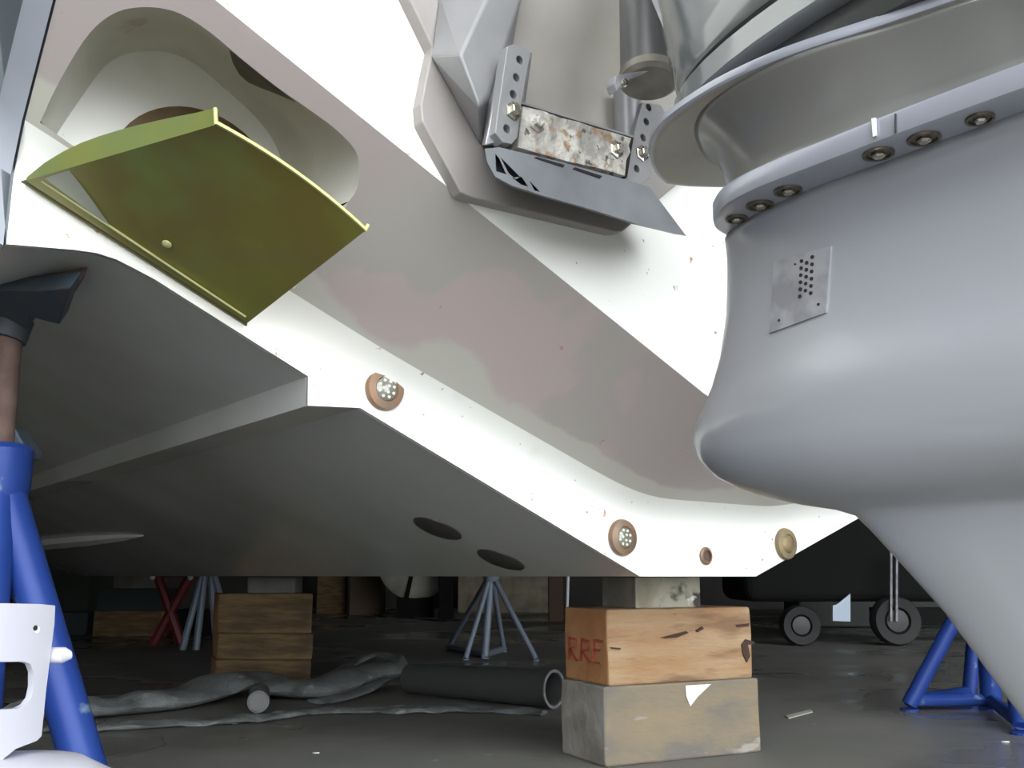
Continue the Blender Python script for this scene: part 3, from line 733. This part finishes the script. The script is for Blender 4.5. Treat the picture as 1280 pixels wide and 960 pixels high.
# pad head
x_ = V((1, -.1, 0)); x_ = (x_ - NBp * x_.dot(NBp)).normalized(); y_ = NBp.cross(x_)
def onpad(px, py, off): return hitp(px, py, padP + NBp * off, NBp)
bm = bmesh.new(); slab(bm, [onpad(x, y, .045) for x, y in ((-60, 346), (40, 347), (99, 350), (93, 366), (70, 384), (-60, 380))], -NBp * .030); obj('pad_board', bm, pad_brown, js, bev=.002)
bm = bmesh.new(); slab(bm, [onpad(x, y, .080) for x, y in ((-60, 362), (44, 364), (88, 360), (74, 406), (50, 400), (38, 396), (36, 410), (-60, 404))], -NBp * .034); obj('pad_plate', bm, blue_dark, js, bev=.003)
bm = bmesh.new(); tube(bm, [padP + NBp * .078 + T * .035, padP + NBp * .125 + T * .045], .034, 20); obj('pad_socket', bm, blue_dark, js, smooth=30)
# right stand behind the skeg
ft = [fl(1137, 888), fl(1213, 880), fl(1330, 890), fl(1277, 918)]
apx = V((1.72, 3.42, .62))
us_, ss_, _z = usz(apx)
js2 = thing('jack_stand', 'blue tubular jack stand on the floor behind the skeg at right', 'jack stand', V((1.6, 3.35, 0)))
F1, F2, F3, F4 = fl(1137, 888), fl(1212, 876), fl(1240, 887), fl(1277, 918)
def leg(js, f, tp, r, m=blue):
    bm = bmesh.new(); tube(bm, [V((f.x, f.y, r * .7)), tp], r, 16); obj('leg', bm, m, js, smooth=30)
    bm = bmesh.new(); lathe(bm, V((f.x, f.y, 0)), Z, [(r * 1.25, 0), (r * 1.25, .006), (r * .6, .008)], 14); obj('foot', bm, m, js)
apx = atY(1238, 690, 3.42)
leg(js2, F1, apx, .026); leg(js2, F2, atY(1226, 700, F2.y), .026); leg(js2, F3, atY(1228, 705, 3.38), .034); leg(js2, F4, apx + V((.0, -.03, 0)), .026)
for a, b in ((F1, F3), (F3, F4), (F1, F2)):
    bm = bmesh.new(); tube(bm, [a + Z * .032, b + Z * .032], .021, 12); obj('base_bar', bm, blue, js2, smooth=30)
bm = bmesh.new(); lathe(bm, apx - Z * .06, Z, [(.05, 0), (.06, .03), (.06, .12), (.04, .13)], 20); obj('collar', bm, blue, js2, smooth=30)
ua, sa, _ = usz(apx); kz = CAM_H + (interp(ua, prof) if abs(ua) < 1.5 else .5)
bm = bmesh.new(); tube(bm, [apx, V((apx.x, apx.y, kz - .03))], .02, 16); obj('screw_pipe', bm, rust, js2, smooth=30)
bm = bmesh.new(); box(bm, V((apx.x - .1, apx.y - .08, kz - .04)), V((.2, 0, -.02)), V((0, .16, 0)), V((0, 0, .03))); obj('pad_board', bm, rust, js2)
# grey stand in the middle distance
js3 = thing('jack_stand', 'thin grey blue jack stand with splayed legs standing in the middle distance', 'jack stand', fl(615, 822))
gf = [fl(560, 812), fl(582, 825), fl(606, 823), fl(630, 815), fl(670, 826)]
ga = atY(614, 716, 5.6)
for i, f in enumerate(gf): leg(js3, f, ga + (f - ga).normalized() * .02, .022 if i == 2 else .015, grey_blue)
for a, b in ((0, 2), (2, 3)):
    bm = bmesh.new(); tube(bm, [gf[a] + Z * .02, gf[b] + Z * .02], .018, 10); obj('base_bar', bm, grey_blue, js3, smooth=30)
bm = bmesh.new(); lathe(bm, ga - Z * .05, Z, [(.04, 0), (.045, .02), (.045, .10), (.03, .1)], 16); obj('collar', bm, grey_blue, js3, smooth=30)
bm = bmesh.new(); tube(bm, [ga, ga + Z * .22], .022, 12); obj('screw_pipe', bm, rust, js3, smooth=30)
bm = bmesh.new(); box(bm, ga + V((-.08, -.08, .22)), V((.16, 0, 0)), V((0, .16, 0)), Z * .02); obj('pad_board', bm, rust, js3)

# ---------------------------------------------------------------- hoses on the floor
def ribbon(path, wid, h, m, nm, label, seed=0, cat='hose'):
    P = catmull(path, 8); rings = []
    for i, p in enumerate(P):
        t = i / (len(P) - 1); d = (P[min(i + 1, len(P) - 1)] - P[max(0, i - 1)]); d.z = 0; d.normalize(); n = V((-d.y, d.x, 0))
        wv = wid * (1 + .25 * math.sin(t * 13 + seed)); hh = h * (.75 + .5 * noise.noise(V((t * 9 + seed, 0, 0))))
        ring = []
        for k in range(16):
            a = 2 * PI * k / 16; x = math.cos(a); y = math.sin(a)
            z = p.z + hh * (.5 + .5 * y) + (.012 * noise.noise(V((p.x * 14, p.y * 14 + x * 2, seed)))) * (y > 0)
            ring.append(V((p.x, p.y, max(.001, z))) + n * wv * x)
        rings.append(ring)
    bm = bmesh.new(); loft(bm, rings); return tag(obj(nm, bm, m, smooth=60, loc=fl(300, 880)), label, cat)
def F0(px, py, z=0): p = fl(px, py); p.z = z; return p
ribbon([F0(40, 893), F0(90, 895), F0(150, 893), F0(215, 886, .0), F0(265, 876, .02), F0(310, 870, .03), F0(360, 873, .01), F0(405, 874, .01), F0(445, 862, .03), F0(490, 858, .04)], .12, .075, canvas, 'flat_hose', 'thick crumpled grey canvas hose lying across the floor behind the blue leg', 1)
ribbon([F0(60, 914), F0(150, 912), F0(240, 906), F0(290, 903, .0), F0(345, 899), F0(380, 894), F0(440, 891), F0(520, 890), F0(600, 890), F0(680, 894)], .05, .022, canvas, 'flat_hose', 'thin flattened grey hose running along the front of the thick crumpled one', 4)
ribbon([F0(395, 880), F0(440, 874, .01), F0(478, 862, .03), F0(497, 852, .06), F0(480, 846, .09), F0(455, 848, .085), F0(420, 858, .04), F0(395, 872, .01)], .045, .02, canvas, 'folded_hose', 'folded loop of grey hose curling up between the wooden stack and the pipe', 7)
# short round hose end pointing at the camera
hp_ = thing('hose_end', 'short round grey hose end poking forward from under the crumpled hose', 'hose', F0(320, 893))
a = F0(322, 893, .0) + Z * .040; b = a + V((-.06, .25, .0))
bm = bmesh.new(); tube(bm, [a, b], .036, 24); obj('tube', bm, canvas, hp_, smooth=30)
bm = bmesh.new(); lathe(bm, a + V((0, -.002, 0)), V((.06, -.25, 0)), [(.031, 0), (.030, .002), (.01, .002)], 24); obj('end_plug', bm, mat('plug_grey', (.20, .20, .20), .6), hp_)
# plastic pipe with open end
pp_ = thing('open_pipe', 'dark grey pipe lying on the floor with its open end against the timber', 'pipe', F0(600, 868))
a = F0(693, 886) + Z * .066; b = F0(512, 868) + Z * .06
dd = (a - b).normalized()
bm = bmesh.new(); x, y, d = basis(dd)
rg = []
L = (a - b).length
for r, hh in ((.056, 0), (.058, .1), (.062, L * .6), (.064, L), (.056, L), (.054, L - .12), (.01, L - .125)):
    rg.append([b + dd * hh + x * r * math.cos(2 * PI * k / 32) + y * r * math.sin(2 * PI * k / 32) for k in range(32)])
loft(bm, rg); obj('pipe_body', bm, pipe_grey, pp_, smooth=35)
bm = bmesh.new(); lathe(bm, a - dd * .004, dd, [(.0645, 0), (.0655, .005), (.057, .006), (.0555, .0)], 32, False, False); obj('pipe_rim', bm, alloy, pp_, smooth=30)
# debris
bm = bmesh.new(); q = [fl(982, 896), fl(1014, 888), fl(1016, 891), fl(986, 899)]; slab(bm, [p + Z * .004 for p in q], -Z * .003)
tag(obj('wood_sliver', bm, mat('sliver', (.42, .42, .36), .8), loc=q[0]), 'thin pale sliver lying on the concrete right of the near timbers', 'debris')
for (x, y, s, lb) in ((1257, 928, .006, 'tiny white chip on the floor below the blue stand at lower right'), (292, 905, .006, 'small pale flake on the floor in front of the grey hose'), (395, 942, .005, 'small whitish fleck on the concrete at the bottom edge')):
    bm = bmesh.new(); p = fl(x, y); slab(bm, [p + V((math.cos(a) * s * 1.8, math.sin(a) * s, .003)) for a in (0, 1, 2.2, 3.1, 4.3, 5.4)], -Z * .002); tag(obj('floor_chip', bm, paper, loc=p), lb, 'debris')

# ---------------------------------------------------------------- white moulded seat, near left
seat = thing('plastic_seat', 'white moulded plastic shell with a rounded slot and side peg, lower left corner', 'plastic shell', V((-.50, .88, 0)))
def cyl(px, py, off=0):
    # vertical curved shell: circle of radius R about its axis, near wall
    R_ = .20 + off; ax = V((-.610, .93)); r = ray(px, py); a = r.x ** 2 + r.y ** 2; b = -2 * (r.x * ax.x + r.y * ax.y); c = ax.length_squared - R_ * R_
    d = b * b - 4 * a * c
    t = (-b - math.sqrt(max(0, d))) / (2 * a) if d > 0 else -b / (2 * a)
    return CP + r * t
def den(px, m=6):
    o = []
    for (a, b), (c, d) in zip(px, px[1:] + px[:1]):
        n_ = max(1, int(math.hypot(c - a, d - b) / m))
        for k in range(n_): o.append((a + (c - a) * k / n_, b + (d - b) * k / n_))
    return o
def shell(bm, px, hole=None, th=.006):
    P = den(px); H = den(hole) if hole else []
    # grid of extra points for curvature through CDT in picture-independent shell coordinates
    ax = V((-.610, .93, 0))
    def uv(p):
        q = V((p.x, p.y, 0)) - ax; return V((math.atan2(q.y, q.x) * .2, p.z))
    A1 = [cyl(*p) for p in P]; B1 = [cyl(*p) for p in H]
    pts = [uv(p) for p in A1 + B1]
    xs = [p.x for p in pts]; ys = [p.y for p in pts]
    ex_ = [V((x_, y_)) for x_ in [min(xs) + (max(xs) - min(xs)) * i / 20 for i in range(1, 20)] for y_ in [min(ys) + (max(ys) - min(ys)) * j / 12 for j in range(1, 12)] if inpoly((x_, y_), pts[:len(A1)])]
    loops = [list(range(len(A1)))] + ([list(range(len(A1), len(A1) + len(B1)))] if H else [])
    vc, e_, f_, _, _, _ = delaunay_2d_cdt(pts + ex_, [], loops, 0, 1e-6)
    hol = pts[len(A1):]
    def back(p, r): a = p.x / .2; return V((ax.x + r * math.cos(a), ax.y + r * math.sin(a), p.y))
    v1 = [bm.verts.new(back(p, .2)) for p in vc]; v2 = [bm.verts.new(back(p, .2 - th)) for p in vc]
    for f in f_:
        c = sum((vc[i] for i in f), V((0, 0))) / len(f)
        if not inpoly(c, pts[:len(A1)]) or (H and inpoly(c, hol)): continue
        bm.faces.new([v1[i] for i in f]); bm.faces.new([v2[i] for i in reversed(f)])
    bm.edges.ensure_lookup_table()
    m1 = {a: b for a, b in zip(v1, v2)}
    for e in [e for e in bm.edges if len(e.link_faces) == 1 and e.verts[0] in m1 and e.verts[1] in m1]:
        a, b = e.verts
        try: bm.faces.new([a, b, m1[b], m1[a]])
        except ValueError: pass
bm = bmesh.new()
shell(bm, [(-60, 752), (0, 754), (50, 755), (69, 757), (68, 780), (64, 812), (58, 860), (52, 920), (46, 926), (20, 936), (5, 948), (-6, 968), (-60, 990)], [(-40, 828), (30, 827), (38, 830), (42, 840), (42, 858), (39, 872), (32, 881), (22, 886), (-40, 889)])
obj('seat_shell', bm, white_pl, seat, smooth=50)
bm = bmesh.new(); a = cyl(62, 820); b = atY(80, 819, a.y + .01); tube(bm, [a + V((-.02, .01, 0)), b, b + (b - a).normalized() * .006], [.0075, .0078, .004], 16, sy=.8); obj('peg', bm, white_pl, seat, smooth=50)
bm = bmesh.new(); P = cyl(44, 785); lathe(bm, P, P - V((-.61, .93, P.z)), [(.0024, -.002), (.0024, .0006), (.001, .0006)], 12); obj('small_hole', bm, hole_black, seat)
bm = bmesh.new(); P = cyl(46.5, 787); lathe(bm, P, P - V((-.61, .93, P.z)), [(.003, -.002), (.003, .0003), (.001, .0003)], 12); obj('hole_lip', bm, paper, seat)
# base flange under the shell
ctr = atY(20, 1010, .86); bm = bmesh.new()
rg = []
for r, zz in ((.02, .040), (.06, .036), (.085, .022), (.098, -.002), (.10, -.03), (.10, -ctr.z)):
    rg.append([ctr + V((r * 1.0 * math.cos(2 * PI * k / 40) - .01, r * math.sin(2 * PI * k / 40), zz)) for k in range(40)])
loft(bm, rg); obj('base', bm, white_pl, seat, smooth=50)

# ---------------------------------------------------------------- things deeper in the shed
def bx(nm, lb, cat, x0, x1, ytop, ybase_px, m, dep=.4, Y=None, bev=.01, group=None, sink=0):
    a = fl(x0, ybase_px) if Y is None else atY(x0, 770, Y); Yv = a.y
    xa = atY(x0, ybase_px, Yv).x; xb = atY(x1, ybase_px, Yv).x; zt = atY((x0 + x1) / 2, ytop, Yv).z
    bm = bmesh.new(); box(bm, V((xa, Yv, 0)), V((xb - xa, 0, 0)), V((0, dep, 0)), V((0, 0, zt)))
    return tag(obj(nm, bm, m, loc=V(((xa + xb) / 2, Yv, 0)), bev=bev), lb, cat, group)
bx('crate', 'dark brown upright board behind the second timber stack', 'crate', 395, 432, 690, 768, wood_dark, .1)
bx('crate', 'dark brown cabinet left of the pale round shell', 'crate', 436, 476, 690, 769, mat('cab', (.10, .065, .04), .7), .4)
bx('storage_panel', 'cream panel with brown frame behind the thin grey stand', 'panel', 572, 690, 690, 766, cream, .1)
bx('post', 'dark upright post left of the cream panel', 'post', 548, 566, 690, 774, dark_obj, .15)
bx('post', 'dark upright post beside the near timber stack', 'post', 686, 705, 690, 778, mat('brownpost', (.09, .05, .03), .7), .15)
bx('crate', 'low dark box between red cart and second timber stack', 'crate', 212, 262, 762, 795, dark_obj, .3)
bx('crate', 'grey low crate beside the yellow brown timber at far left', 'crate', 60, 108, 765, 795, tealbox, .3)
bx('crate', 'tall dark green cabinet at the far left back', 'crate', 40, 108, 690, 780, mat('cabg', (.035, .05, .035), .7), .4)
# pale round shell
sh = thing('round_shell', 'pale cream rounded shell standing on the floor behind the hull keel', 'shell', fl(515, 772))
P = fl(518, 772); bm = bmesh.new(); cP = V((P.x, P.y, .62))
lathe(bm, cP, V((0, -1, 0)), [(.42, -.1), (.43, 0), (.40, .03), (.2, .06), (.02, .07)], 40); obj('dish', bm, pale, sh, smooth=40)
bm = bmesh.new(); tube(bm, [cP + V((.05, -.09, .3)), cP + V((-.08, -.07, -.40))], .022, 10); obj('support_bar', bm, dark_obj, sh)
bm = bmesh.new(); box(bm, V((P.x - .2, P.y - .02, 0)), V((.4, 0, 0)), V((0, .3, 0)), Z * .22); obj('plinth', bm, dark_obj, sh)
# red cart with two bright knobs
rc = thing('red_stand', 'dark red folding stand with two bright knobs, deep under the bow', 'stand', fl(222, 790))
Yr = 6.6
for q in (((196, 716), (214, 768)), ((240, 716), (212, 768))):
    bm = bmesh.new(); a = atY(*q[0], Yr); b = atY(*q[1], Yr); b2 = a + (b - a) * 2.0
    k = a.z / (a.z - b.z); b = a + (b - a) * k; tube(bm, [a, b], .035, 8); obj('leg', bm, red_obj, rc)
bm = bmesh.new(); a = atY(194, 722, Yr); box(bm, a, V((.28, 0, 0)), V((0, .1, 0)), Z * .12); obj('top_board', bm, red_obj, rc, bev=.01)
for x in (191, 238):
    bm = bmesh.new(); lathe(bm, atY(x, 722, Yr - .04), V((0, -1, 0)), [(.018, 0), (.014, .015), (.004, .02)], 10); obj('knob', bm, paper, rc)
# grey stand beside the red one
gs = thing('grey_trestle', 'dull grey trestle of slanting bars between the red stand and the timber stack', 'trestle', fl(250, 790))
for q in (((258, 700), (244, 752)), ((258, 700), (252, 752)), ((262, 700), (266, 750)), ((262, 700), (276, 748))):
    a = atY(*q[0], 6.2); b = atY(*q[1], 6.2); k = a.z / (a.z - b.z); bm = bmesh.new(); tube(bm, [a, a + (b - a) * k], .022, 8); obj('leg', bm, grey_blue, gs)
# white thin pole near the post
bm = bmesh.new(); a = fl(708, 790); tube(bm, [V((a.x, a.y, 0)), atY(711, 690, a.y)], .013, 10); tag(obj('thin_pole', bm, paper, loc=V((a.x, a.y, 0))), 'thin white upright pole just left of the near timber stack', 'pole')
# machine with wheels at the right back
mc = thing('trailer', 'dark wheeled trailer standing deep in the shed at right', 'trailer', fl(1040, 815))
bm = bmesh.new(); a = fl(935, 806); box(bm, V((a.x, a.y, .28)), V((1.45, 0, 0)), V((0, .8, 0)), V((0, 0, .75)))
obj('body', bm, dark_obj, mc, bev=.08, seg=4)
bm = bmesh.new(); slab(bm, [atY(x, y, a.y - .012) for x, y in ((1041, 776), (1041, 757), (1047, 755), (1063, 742), (1063, 777))], V((0, .02, 0))); obj('window_reflection', bm, mat('reflection_steel_blue', (.30, .35, .42), .4, .3), mc)  # pale slab: a window-shaped reflection put in as colour
for x, y, r in ((1120, 790, .16), (1000, 792, .13)):
    Pw = atY(x, y, a.y - .08); Pw.z = r + .001; bm = bmesh.new()
    lathe(bm, Pw, V((0, -1, 0)), [(r * .55, -.06), (r * .95, -.06), (r, -.03), (r, .03), (r * .93, .06), (r * .55, .05), (r * .5, .02), (r * .05, .03)], 32); wh = obj('wheel', bm, tyre, mc, smooth=40)
    bm = bmesh.new(); lathe(bm, Pw, V((0, -1, 0)), [(r * .5, .02), (r * .45, .045), (r * .15, .05)], 20); obj('wheel_hub', bm, mat('hubm', (.05, .05, .05), .5, .3), wh, smooth=30)
bm = bmesh.new(); box(bm, V((a.x + .9, a.y + .1, .12)), V((1.5, 0, 0)), V((0, .1, 0)), Z * .12); obj('chassis', bm, dark_obj, mc)
for x in (1114, 1121):
    bm = bmesh.new(); b = atY(x, 780, a.y - .15); tube(bm, [V((b.x, b.y, .16)), atY(x, 690, a.y - .15)], .009, 8); obj('upright_rod', bm, alloy, mc)
bx('crate', 'very dark tall cupboard behind the trailer at right', 'crate', 1000, 1250, 640, 785, mat('cupb', (.02, .025, .022), .6), .5, bev=.02)
for o in bpy.data.objects:
    if '_o' in o: del o['_o']
